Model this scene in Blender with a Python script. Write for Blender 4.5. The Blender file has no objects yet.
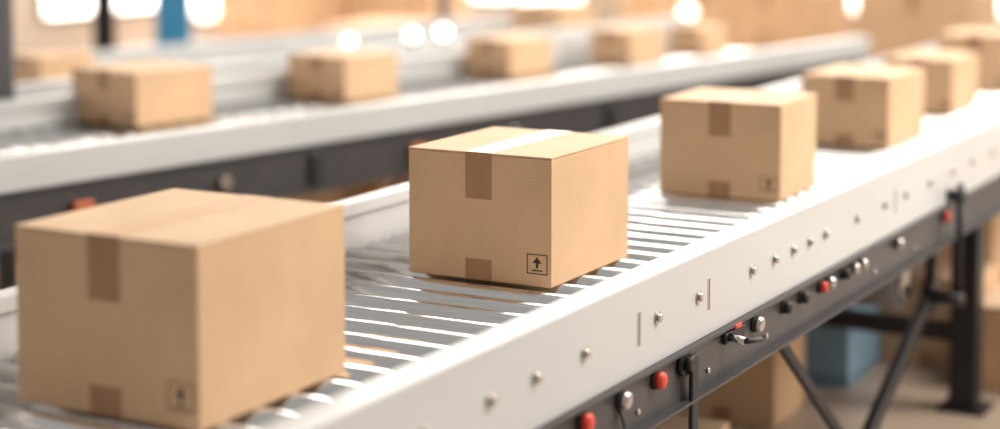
import bpy, bmesh, math, random
from mathutils import Vector, Matrix
random.seed(4)
Z0=0.85
SC=bpy.context.scene
# ------------------------------------------------------------ materials
def newmat(name):
    m=bpy.data.materials.new(name); m.use_nodes=True
    nt=m.node_tree; return m,nt,nt.nodes['Principled BSDF']
def simple(name,col,rough=.5,metal=0,var=.06,scale=8,bump=0,emit=None,es=0,stretch=(1,1,1)):
    m,nt,b=newmat(name); N=nt.nodes; L=nt.links
    tc=N.new('ShaderNodeTexCoord'); mp=N.new('ShaderNodeMapping'); mp.inputs['Scale'].default_value=stretch
    no=N.new('ShaderNodeTexNoise'); no.inputs['Scale'].default_value=scale; no.inputs['Detail'].default_value=5
    L.new(tc.outputs['Object'],mp.inputs[0]); L.new(mp.outputs[0],no.inputs['Vector'])
    cr=N.new('ShaderNodeValToRGB')
    c0=[max(0,c*(1-var)) for c in col]; c1=[min(1,c*(1+var)) for c in col]
    cr.color_ramp.elements[0].position=.3; cr.color_ramp.elements[1].position=.7
    cr.color_ramp.elements[0].color=(*c0,1); cr.color_ramp.elements[1].color=(*c1,1)
    L.new(no.outputs[0],cr.inputs[0]); L.new(cr.outputs[0],b.inputs['Base Color'])
    b.inputs['Roughness'].default_value=rough; b.inputs['Metallic'].default_value=metal
    if bump:
        bp=N.new('ShaderNodeBump'); bp.inputs['Strength'].default_value=bump; bp.inputs['Distance'].default_value=.002
        L.new(no.outputs[0],bp.inputs['Height']); L.new(bp.outputs[0],b.inputs['Normal'])
    if emit:
        b.inputs['Emission Color'].default_value=(*emit,1); b.inputs['Emission Strength'].default_value=es
    return m
def s2l(r,g,b):
    f=lambda c:(c/255/12.92) if c/255<=.04045 else ((c/255+.055)/1.055)**2.4
    return (f(r),f(g),f(b))
def cardboard(name,col,flute=True):
    m,nt,b=newmat(name); N=nt.nodes; L=nt.links
    tc=N.new('ShaderNodeTexCoord')
    n1=N.new('ShaderNodeTexNoise'); n1.inputs['Scale'].default_value=6; n1.inputs['Detail'].default_value=3
    n2=N.new('ShaderNodeTexNoise'); n2.inputs['Scale'].default_value=260; n2.inputs['Detail'].default_value=3
    L.new(tc.outputs['Object'],n1.inputs['Vector'])
    mp=N.new('ShaderNodeMapping'); mp.inputs['Scale'].default_value=(1,1,.25)
    L.new(tc.outputs['Object'],mp.inputs[0]); L.new(mp.outputs[0],n2.inputs['Vector'])
    w1=N.new('ShaderNodeTexWave'); w1.bands_direction='Z'; w1.inputs['Scale'].default_value=42; w1.inputs['Distortion'].default_value=.3
    w2=N.new('ShaderNodeTexWave'); w2.bands_direction='X'; w2.inputs['Scale'].default_value=42; w2.inputs['Distortion'].default_value=.3
    L.new(tc.outputs['Object'],w1.inputs['Vector']); L.new(tc.outputs['Object'],w2.inputs['Vector'])
    mul=N.new('ShaderNodeMath'); mul.operation='MULTIPLY'; L.new(w1.outputs['Fac'],mul.inputs[0]); L.new(w2.outputs['Fac'],mul.inputs[1])
    a=N.new('ShaderNodeMath'); a.operation='MULTIPLY_ADD'; a.inputs[1].default_value=.5; L.new(n1.outputs[0],a.inputs[0])
    a2=N.new('ShaderNodeMath'); a2.operation='MULTIPLY'; a2.inputs[1].default_value=.35; L.new(n2.outputs[0],a2.inputs[0]); L.new(a2.outputs[0],a.inputs[2])
    a3=N.new('ShaderNodeMath'); a3.operation='MULTIPLY_ADD'; a3.inputs[1].default_value=-.27; L.new(mul.outputs[0],a3.inputs[0]); L.new(a.outputs[0],a3.inputs[2])
    cr=N.new('ShaderNodeValToRGB'); cr.color_ramp.elements[0].position=.12; cr.color_ramp.elements[1].position=.65
    cr.color_ramp.elements[0].color=(*[c*.8 for c in col],1); cr.color_ramp.elements[1].color=(*[min(1,c*1.12) for c in col],1)
    L.new(a3.outputs[0],cr.inputs[0]); L.new(cr.outputs[0],b.inputs['Base Color'])
    bp=N.new('ShaderNodeBump'); bp.inputs['Strength'].default_value=.15; bp.inputs['Distance'].default_value=.001
    L.new(a3.outputs[0],bp.inputs['Height']); L.new(bp.outputs[0],b.inputs['Normal'])
    b.inputs['Roughness'].default_value=.75; b.inputs['Specular IOR Level'].default_value=.35
    return m
M={}
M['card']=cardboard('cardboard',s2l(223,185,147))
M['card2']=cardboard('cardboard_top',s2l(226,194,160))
M['cardd']=simple('cardboard_edge',s2l(150,105,68),.85)
M['tape']=simple('packing_tape',s2l(166,122,88),.15,0,.06,20)
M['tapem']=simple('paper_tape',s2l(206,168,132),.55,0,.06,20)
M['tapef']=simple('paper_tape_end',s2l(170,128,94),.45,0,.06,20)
M['ink']=simple('label_ink',s2l(60,42,30),.6)
M['white']=simple('painted_rail',s2l(205,206,206),.3,0,.04,5,.05,stretch=(1,.3,1))
M['roller']=simple('roller_steel',(.80,.81,.82),.17,1,.08,30,0,stretch=(.3,4,4))
M['dark']=simple('dark_channel',s2l(78,76,78),.4,.3,.12,6,.05)
M['black']=simple('black_metal',s2l(44,43,47),.45,.4,.1,8)
M['bolt']=simple('bolt_steel',(.62,.6,.58),.25,1,.05,30)
M['rub']=simple('black_rubber',(.02,.02,.022),.5)
M['red']=simple('red_plastic',s2l(225,70,48),.35)
M['orange']=simple('orange_plastic',s2l(190,95,55),.5)
M['floor']=simple('concrete_floor',s2l(168,150,134),.32,0,.12,1.2,.05)
M['wall']=simple('wall_paint',s2l(200,186,172),.8,0,.05,1)
M['blue']=simple('blue_paint',s2l(70,160,210),.45)
M['bluet']=simple('blue_tote_plastic',s2l(138,172,196),.5)
M['grey']=simple('grey_paint',s2l(120,118,120),.5)
M['win']=simple('pane_glow',(1,1,1),.3,emit=(1,.92,.83),es=5)  # emissive panes for backdrop brightness and reflections
M['glow_globe']=simple('globe_glow',(1,1,1),.3,emit=(1,.88,.74),es=3.2)  # emission for the invented background globes
M['wood']=simple('pallet_wood',s2l(190,150,105),.8,0,.15,8)
# ------------------------------------------------------------ mesh helpers
class B:
    def __init__(s,mats): s.bm=bmesh.new(); s.mats=mats
    def _tag(s,fs,mi,sm=False):
        for f in fs: f.material_index=mi; f.smooth=sm
    def box(s,x0,x1,y0,y1,z0,z1,mi=0,bev=0,seg=2,mat=None):
        g=bmesh.ops.create_cube(s.bm,size=1)['verts']
        for v in g: v.co=Vector(((v.co.x+.5)*(x1-x0)+x0,(v.co.y+.5)*(y1-y0)+y0,(v.co.z+.5)*(z1-z0)+z0))
        fs=list({f for v in g for f in v.link_faces}); s._tag(fs,mi)
        if bev:
            es=list({e for f in fs for e in f.edges})
            r=bmesh.ops.bevel(s.bm,geom=es,offset=bev,segments=seg,profile=.5,affect='EDGES')
            s._tag(r['faces'],mi); g=list({v for f in r['faces'] for v in f.verts}|{v for v in g if v.is_valid})
        if mat is not None: bmesh.ops.transform(s.bm,matrix=mat,verts=g)
        return g
    def cyl(s,p0,p1,r,mi=0,seg=24,r2=None,cap=True):
        p0=Vector(p0);p1=Vector(p1); d=p1-p0
        q=d.to_track_quat('Z','Y').to_matrix().to_4x4()
        g=bmesh.ops.create_cone(s.bm,cap_ends=cap,segments=seg,radius1=r,radius2=r if r2 is None else r2,depth=d.length,matrix=Matrix.Translation((p0+p1)/2)@q)['verts']
        fs=list({f for v in g for f in v.link_faces})
        for f in fs: f.material_index=mi; f.smooth=(len(f.verts)==4)
        return g
    def sph(s,c,r,mi=0,sc=(1,1,1)):
        g=bmesh.ops.create_uvsphere(s.bm,u_segments=20,v_segments=12,radius=r,matrix=Matrix.Translation(c)@Matrix.Diagonal((*sc,1)))['verts']
        s._tag({f for v in g for f in v.link_faces},mi,True)
    def bar(s,p0,p1,w,t,mi=0,bev=.002):
        p0=Vector(p0);p1=Vector(p1);d=p1-p0
        q=d.to_track_quat('Z','X').to_matrix().to_4x4()
        s.box(-w/2,w/2,-t/2,t/2,-d.length/2,d.length/2,mi,bev,1,Matrix.Translation((p0+p1)/2)@q)
    def prof(s,pts,y0,y1,mi=0):
        a=[s.bm.verts.new((x,y0,z)) for x,z in pts]; b=[s.bm.verts.new((x,y1,z)) for x,z in pts]
        n=len(pts); fs=[s.bm.faces.new(a),s.bm.faces.new(b[::-1])]
        for i in range(n): fs.append(s.bm.faces.new((a[i],b[i],b[(i+1)%n],a[(i+1)%n])))
        s._tag(fs,mi); bmesh.ops.recalc_face_normals(s.bm,faces=fs)
    def obj(s,name,parent=None,loc=(0,0,0),rot=0):
        me=bpy.data.meshes.new(name); s.bm.to_mesh(me); s.bm.free()
        for m in s.mats: me.materials.append(M[m])
        o=bpy.data.objects.new(name,me); SC.collection.objects.link(o)
        o.location=loc; o.rotation_euler=(0,0,rot)
        if parent: o.parent=parent
        return o
def empty(name,loc=(0,0,0),rot=0):
    e=bpy.data.objects.new(name,None); SC.collection.objects.link(e); e.location=loc; e.rotation_euler=(0,0,rot); e.empty_display_size=.1
    return e
# ------------------------------------------------------------ carton
def carton(x,y,w,d,h,rot=0,z=0.0,label=True,name='cardboard_box',tw=.068,gloss=False):
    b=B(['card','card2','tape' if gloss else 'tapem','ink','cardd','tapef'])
    t=.004
    b.box(-w,0,0,d,0.0005,h-t-.0006,0,.0035,2)
    b.box(-w+.003,-.003,.003,d-.003,h-t-.002,h-t+.0002,4)
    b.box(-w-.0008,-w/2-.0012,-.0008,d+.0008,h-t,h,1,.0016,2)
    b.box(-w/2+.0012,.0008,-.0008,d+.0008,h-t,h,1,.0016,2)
    c=-w/2
    b.box(c-tw/2,c+tw/2,-.0014,d+.0014,h+.0001,h+.0008,2)
    L=h*.36
    for ys in ((-.0016,-.0006),(d+.0006,d+.0016)):
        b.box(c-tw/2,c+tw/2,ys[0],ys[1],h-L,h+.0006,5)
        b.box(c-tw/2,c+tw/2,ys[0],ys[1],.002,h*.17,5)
    if label:
        lw=w*.14; lx=-w*.165; lz=h*.10; lh=h*.155; q=.0022; Y0,Y1=-.0008,-.0001
        b.box(lx,lx+lw,Y0,Y1,lz,lz+q,3); b.box(lx,lx+lw,Y0,Y1,lz+lh-q,lz+lh,3)
        b.box(lx,lx+q,Y0,Y1,lz,lz+lh,3); b.box(lx+lw-q,lx+lw,Y0,Y1,lz,lz+lh,3)
        mx=lx+lw/2
        b.box(mx-.003,mx+.003,Y0,Y1,lz+lh*.3,lz+lh*.62,3)
        b.box(lx+lw*.25,lx+lw*.75,Y0,Y1,lz+lh*.15,lz+lh*.22,3)
        vs=[b.bm.verts.new((mx+a,Y0,lz+lh*c2)) for a,c2 in ((-.012,.55),(.012,.55),(0,.86))]
        f=b.bm.faces.new(vs); f.material_index=3
    return b.obj(name,None,(x,y,Z0+z),rot)
carton(-1.8834,2.3434,.4012,.4438,.3172,.0137)
carton(-1.8816,3.6045,.3783,.4197,.3,.0098,gloss=True)
carton(-1.8333,4.9446,.3751,.3472,.2837,.0422)
carton(-1.8878,6.1598,.3226,.4276,.2483,-.0068)
carton(-1.955,7.225,.285,.40,.22,0)
carton(-1.955,8.18,.33,.40,.25,0)
carton(-1.955,9.35,.33,.40,.25,0)
# ------------------------------------------------------------ conveyors
def conveyor(name,org,yaw,W,y0,y1,pitch=.105,r=.037,hr=.107,hb=-.085,dark=-.205,legs=(),seg=24):
    """local: near rail inner face x=0, far rail inner x=-W; rollers top z=0"""
    e=empty(name,(org[0],org[1],Z0),yaw)
    b=B(['white'])
    k=.006
    for s in (0,1):
        f=(lambda x:x) if s==0 else (lambda x:-W-x)
        pts=[(0,hr),(.006,hr),(.054,hr),(.0585,hr-.0018),(.06,hr-k),(.06,hb),(.0,hb),(0,hb+.01),(.054,hb+.01),(.054,hr-.012),(.004,hr-.012),(.004,hr-.03),(0,hr-.03)]
        b.prof([(f(x),z) for x,z in pts],y0,y1)
        x0,x1=sorted((f(.012),f(.016))); b.box(x0,x1,y0,y1,hb+.01,hr-.012,0)
    b.obj('side_rails',e)
    b=B(['dark'])
    for s in (0,1):
        f=(lambda x:x) if s==0 else (lambda x:-W-x)
        pts=[(.0,hb-.001),(.075,hb-.001),(.075,hb-.008),(.062,hb-.008),(.062,dark+.006),(.085,dark+.006),(.085,dark),(0,dark)]
        b.prof([(f(x),z) for x,z in pts],y0,y1)
    y=y0+.3
    while y<y1:
        b.box(-W,.0,y,y+.05,dark+.01,dark+.06,0); y+=1.0
    b.box(-W,0,y0,y1,dark+.001,dark+.006,0)  # added dark pan, hides the bright floor so roller gaps stay dark
    b.obj('lower_channels',e)
    b=B(['roller','rub'])
    y=y0+.07
    while y<y1-.05:
        b.cyl((-W+.012,y,-r),(-.012,y,-r),r,0,seg)
        b.cyl((-W-.01,y,-r),(.01,y,-r),.008,0,8)
        b.cyl((-W+.008,y,-r),(-W+.0125,y,-r),r*.8,1,16); b.cyl((-.0125,y,-r),(-.008,y,-r),r*.8,1,16)
        y+=pitch
    b.obj('rollers',e)
    b=B(['black'])
    for ly in legs:
        for lx in (.03,-W-.03):
            b.box(lx-.045,lx+.045,ly-.045,ly+.045,-Z0+.012,dark-.0005,0,.004,1)
            b.box(lx-.08,lx+.08,ly-.08,ly+.08,-Z0,-Z0+.012,0,.003,1)
        b.box(-W-.03,.03,ly-.02,ly+.02,-.62,-.56,0)
    b.obj('legs',e)
    return e
main=conveyor('roller_conveyor',(-1.6,0),0,.96,-.6,11.6,legs=(.6,6.04,10.8),seg=40)
b=B(['bolt','rub','red','black','white'])
by=[2.5,2.72,2.89,3.09,3.43,3.65,3.97,4.12,4.25,4.37,4.49,4.75,5.0,5.2,5.45,5.7,5.95,6.2,6.5,6.8,7.1,7.5]
for y in by:
    z=.011
    b.cyl((.06,y,z),(.063,y,z),.015,0,20); b.cyl((.063,y,z),(.071,y,z),.0095,0,6)
for y in (3.34,3.71,5.1):
    b.box(.0598,.0606,y-.009,y+.009,-.03,.04,0); b.box(.0604,.0608,y-.002,y+.002,-.03,.04,3)
xs=.062
def button(y,z,mi,r=.014):
    b.cyl((xs,y,z),(xs+.008,y,z),r*1.15,1,20); b.cyl((xs+.008,y,z),(xs+.02,y,z),r,mi,20); b.sph((xs+.02,y,z),r,mi,(.35,1,1))
for y,mi in ((3.07,2),(3.243,0),(3.414,2),(3.98,0),(4.175,1),(4.299,1),(4.44,2),(4.5,0),(4.624,1),(4.70,0),(4.768,0),(5.1,0),(5.6,2),(6.4,0)):
    button(y,-.118,mi,.018 if y<4 else .0145)
b.box(xs,xs+.012,3.78,3.90,-.125,-.10,3,.003,1)
b.cyl((xs+.01,3.80,-.11),(xs+.05,3.80,-.115),.009,0,16); b.cyl((xs+.05,3.80,-.115),(xs+.055,3.88,-.128),.007,3,12)
b.box(xs,xs+.016,3.83,3.87,-.10,-.088,2,.003,1)
b.cyl((xs,3.555,-.115),(xs+.012,3.555,-.115),.028,3,24); b.cyl((xs+.012,3.555,-.115),(xs+.03,3.555,-.115),.016,1,16)
b.box(xs+.012,xs+.022,3.565,3.60,-.84,-.10,3,.003,1)
b.cyl((xs,3.24,-.13),(xs+.012,3.245,-.175),.003,1,8)
for y in (2.6,3.16,3.33,3.7,4.06,4.9,5.3): b.cyl((xs,y,-.165),(xs+.005,y,-.165),.006,0,12)
b.obj('rail_hardware',main)
b=B(['black','grey'])
b.bar((.0,5.72,-.20),(.0,5.70,-.42),.045,.03); b.bar((0,5.71,-.38),(0,4.74,-.848),.05,.03)
b.bar((-.02,4.30,-.20),(-.02,5.15,-.848),.03,.02)
b.box(-.02,.02,5.66,5.75,-.45,-.36,0,.004,1)
b.bar((-.02,3.2,-.24),(-.02,4.35,-.22),.02,.012)
b.box(-.96,0,5.45,5.5,-.27,-.205,0)
b.cyl((.10,5.66,-.02),(.10,5.66,-.40),.011,0,14); b.cyl((.06,5.66,-.06),(.115,5.66,-.06),.02,0,18); b.cyl((.0,5.66,-.39),(.115,5.66,-.39),.022,0,18)
b.obj('leg_bracing',main)
b=B(['grey','bolt'])
b.cyl((-.20,5.55,-.33),(-.05,5.55,-.33),.085,0,32); b.cyl((-.05,5.55,-.33),(-.03,5.55,-.33),.06,1,24)
b.cyl((-.3,5.55,-.33),(-.2,5.55,-.33),.07,0,32); b.box(-.22,-.03,5.52,5.58,-.27,-.205,0)
b.obj('drive_motor',main)

yaw2=-math.atan2(.87,5.61)
conv2=conveyor('roller_conveyor',(-3.98,3.96),yaw2,1.1,-3.2,5.7,hb=.0,dark=-.17,legs=(-2.5,.6,3.4,5.4))
b=B(['orange','bolt','rub'])
for i,y in enumerate((-1.6,-.9,-.2,.3,.9,1.35,1.9,2.5,3.2,4.0,4.8)):
    if i%3==0: b.box(.064,.09,y-.04,y+.04,-.13,-.06,0,.005,1)
    elif i%3==1: b.cyl((.064,y,-.08),(.09,y,-.08),.025,1,20)
    else: b.box(.064,.08,y-.03,y+.03,-.14,-.03,2,.004,1)
b.obj('rail_hardware',conv2)
u=Vector((math.sin(-yaw2),math.cos(-yaw2),0)); n=Vector((-u.y,u.x,0))
P0=Vector((-3.98,3.96,0))
def at(s,o): return P0+u*s+n*o
p=at(0,1.62); conv3=conveyor('roller_conveyor',(p.x,p.y),yaw2,.9,-3.5,6.4,hb=.0,dark=-.12,legs=(-2,2,5.8),pitch=.14,r=.05)
carton(-4.55,5.31,.38,.39,.21,yaw2)
carton(-4.34,6.41,.34,.34,.19,yaw2)
carton(-4.205,7.62,.27,.34,.18,yaw2)
carton(-3.95,8.44,.25,.32,.18,yaw2)
carton(-3.87,9.2,.22,.26,.15,yaw2)
carton(-5.62,5.93,.26,.3,.17,yaw2,label=False)
q=at(5.6,1.62+.35); carton(q.x,q.y,.36,.4,.2,yaw2,label=False)
# ------------------------------------------------------------ cartons on floor & pallets
def stack(x,y,cols,rows,levels,cw,cd,ch,rot=0,name='pallet_stack'):
    e=empty(name,(x,y,0),rot)
    b=B(['wood']); W=cols*cw; D=rows*cd
    for i in range(7):
        xx=-W/2+i*(W-.1)/6; b.box(xx,xx+.1,-D/2,D/2,.12,.14,0)
    for yy in (-D/2,-.05,D/2-.1):
        b.box(-W/2,W/2,yy,yy+.1,.10,.12,0); b.box(-W/2,W/2,yy,yy+.1,0,.02,0)
        for xx in (-W/2,-.05,W/2-.1): b.box(xx,xx+.1,yy,yy+.1,.02,.10,0)
    b.obj('pallet',e)
    for l in range(levels):
        for i in range(cols):
            for j in range(rows):
                o=carton(0,0,cw-.012,cd-.012,ch-.002,0,label=False,name='carton')
                o.parent=e; o.location=(-W/2+(i+1)*cw-.006+random.uniform(-.004,.004),-D/2+j*cd+.006,.14+l*ch)
    return e
stack(-3.44,12.1,1,1,3,.78,.78,.5,.0)
stack(-2.3,7.8,2,2,1,.45,.5,.33,.1)
stack(-1.0,9.6,2,2,1,.5,.5,.4,-.05)
stack(-.8,12.4,2,2,2,.5,.5,.4,.0)
for x,y,l in ((-12.3,16.9,3),(-11.2,17.9,3),(-7.9,18.4,3),(-6.5,17.6,1),(-3.6,18,3),(-8.6,13.6,1),(-5.4,14.1,2)):
    stack(x,y,2,2,l,.55,.55,.42,random.uniform(-.2,.2))
carton(-2.05,5.50,.36,.34,.31,.05,z=-Z0,label=False)
carton(-1.90,4.50,.36,.32,.22,.1,z=-Z0,label=False)
carton(-1.66,6.50,.34,.36,.34,.0,z=-Z0,label=False)
carton(-1.12,6.30,.50,.42,.30,.0,z=-Z0,label=False)
for x,y,w_,d_,h_,r_ in ((-5.35,7.83,.5,.4,.40,-.1),(-4.75,8.1,.45,.4,.34,.1),(-6.4,6.9,.5,.45,.42,0),(-7.2,6.2,.5,.4,.35,.2),(-4.1,7.2,.4,.35,.3,-.2)):
    carton(x,y,w_,d_,h_,r_,z=-Z0,label=False)
b=B(['bluet'])
b.box(-.16,.16,-.22,.22,.02,.04,0)
for x0,x1,y0,y1 in ((-.16,-.14,-.22,.22),(.14,.16,-.22,.22),(-.14,.14,-.22,-.20),(-.14,.14,.20,.22)): b.box(x0,x1,y0,y1,.0,.36,0,.004,1)
for x0,x1,y0,y1 in ((-.18,-.14,-.24,.24),(.14,.18,-.24,.24),(-.14,.14,-.24,-.20),(-.14,.14,.20,.24)): b.box(x0,x1,y0,y1,.36,.39,0,.004,1)
b.obj('blue_tote',None,(-2.16,6.28,0),.05)
# ------------------------------------------------------------ building
b=B(['floor']); b.box(-14,6,-6,20,-.1,0,0); b.obj('floor')
b=B(['wall']); b.box(-14.2,-14,-6,20.2,0,6,0); b.obj('wall_left')
b=B(['wall']); b.box(-14,6,20,20.2,0,6,0); b.obj('wall_back')
def glow_window(nm,axis,c,w,z0,z1):  # tall glowing panes, added for highlights on tape and rollers
    b=B(['win','grey']); nn=max(2,int(w/.9))
    for i in range(nn+1):
        q=-w/2+i*w/nn; b.box(q-.03,q+.03,-.05,0,z0,z1,1)
    nz=max(2,int((z1-z0)/.9))
    for i in range(nz+1):
        q=z0+i*(z1-z0)/nz; b.box(-w/2,w/2,-.05,0,q-.03,q+.03,1)
    b.box(-w/2,w/2,-.02,-.005,z0,z1,0)
    o=b.obj(nm)
    if axis=='back': o.location=(c,20,0)
    else: o.location=(-14,c,0); o.rotation_euler=(0,0,math.pi/2)
k=1
for c in (-11.5,-7.7,-3.9,-.1,3.8):
    glow_window(f'glow_window_{k}','back',c,3.0,.35,5); k+=1
for c in (1,6,11,16.5):
    glow_window(f'glow_window_{k}','left',c,3.4,.35,5); k+=1
def column(x,y,w,mat,name='steel_column'):
    b=B([mat]); t=w*.12
    b.box(-w/2,w/2,-w/2,-w/2+t,0,5.8,0); b.box(-w/2,w/2,w/2-t,w/2,0,5.8,0); b.box(-t/2,t/2,-w/2+t,w/2-t,0,5.8,0)
    b.box(-w*.8,w*.8,-w*.8,w*.8,0,.02,0); b.obj(name,None,(x,y,0),.6)
column(-6.88,8.37,.19,'blue'); column(-7.1,8.02,.11,'black'); column(-5.19,5.27,.075,'grey'); column(-6.0,10.0,.07,'grey')
def glow_globe(x,y,z,r,base=0.0,name='bokeh_globe'):  # invented glowing globes on posts, stand in for blurred bright spots
    b=B(['glow_globe','grey']); b.cyl((0,0,0),(0,0,z-base-r),.012,1,12); b.cyl((0,0,0),(0,0,.015),.12 if base==0 else .025,1,24)
    b.sph((0,0,z-base),r,0); b.cyl((0,0,z-base-r),(0,0,z-base-r*.7),r*.6,1,16); b.obj(name,None,(x,y,base))
for x,y,z,r in ((-9.12,11.49,.80,.1),(-6.31,12.46,.86,.08),(-5.72,15.08,.72,.09),(-5.32,12.36,.855,.06)):
    glow_globe(x,y,z,r)
for s,r in ((3.32,.03),(3.80,.035),(4.05,.038)):
    q=at(s,1.59); glow_globe(q.x,q.y,Z0+.107+.045,r,Z0+.107,'rail_bokeh_globe')  # globes added on the rail to give out-of-focus bright discs
# ------------------------------------------------------------ light
w=bpy.data.worlds.new('W'); SC.world=w; w.use_nodes=True
bg=w.node_tree.nodes['Background']; bg.inputs[0].default_value=(1,.94,.88,1); bg.inputs[1].default_value=.40
def area(loc,tgt,size,e,col=(1,1,1)):
    l=bpy.data.lights.new('area_light','AREA'); l.size=size; l.energy=e; l.color=col
    o=bpy.data.objects.new('area_light',l); SC.collection.objects.link(o); o.location=loc
    o.rotation_euler=(Vector(tgt)-Vector(loc)).to_track_quat('-Z','Y').to_euler()
area((1.8,6.5,4.5),(-1.9,4,.9),2.5,290,(1,.93,.84))
area((-3,10,5.5),(-3,7,.9),4,330,(1,.94,.86))
area((-8,14,5.5),(-8,13,0),5,550,(1,.92,.82))
area((2.6,7.5,2.4),(-1.8,6.2,.1),1.2,60,(1,.93,.84))  # added low fill without a fixture, lifts floor cartons and rail face
sl=bpy.data.lights.new('sun','SUN'); sl.energy=1.0; sl.angle=.3; sl.color=(1,.92,.82)
so=bpy.data.objects.new('sun',sl); SC.collection.objects.link(so); so.rotation_euler=Vector((-.55,-.35,-1)).to_track_quat('-Z','Y').to_euler()
# ------------------------------------------------------------ camera
f,pi_,yaw,sh,H=1.81675,.08174,.50967,-.17613,.90404
cam=bpy.data.cameras.new('camera'); co=bpy.data.objects.new('camera',cam); SC.collection.objects.link(co)
cam.sensor_fit='HORIZONTAL'; cam.sensor_width=36; cam.lens=36*f; cam.shift_y=sh
co.location=(0,0,H+Z0); co.rotation_euler=(math.pi/2-pi_,0,yaw)
cam.dof.use_dof=True; cam.dof.focus_distance=4.05; cam.dof.aperture_fstop=.92
SC.camera=co
SC.view_settings.view_transform='Standard'
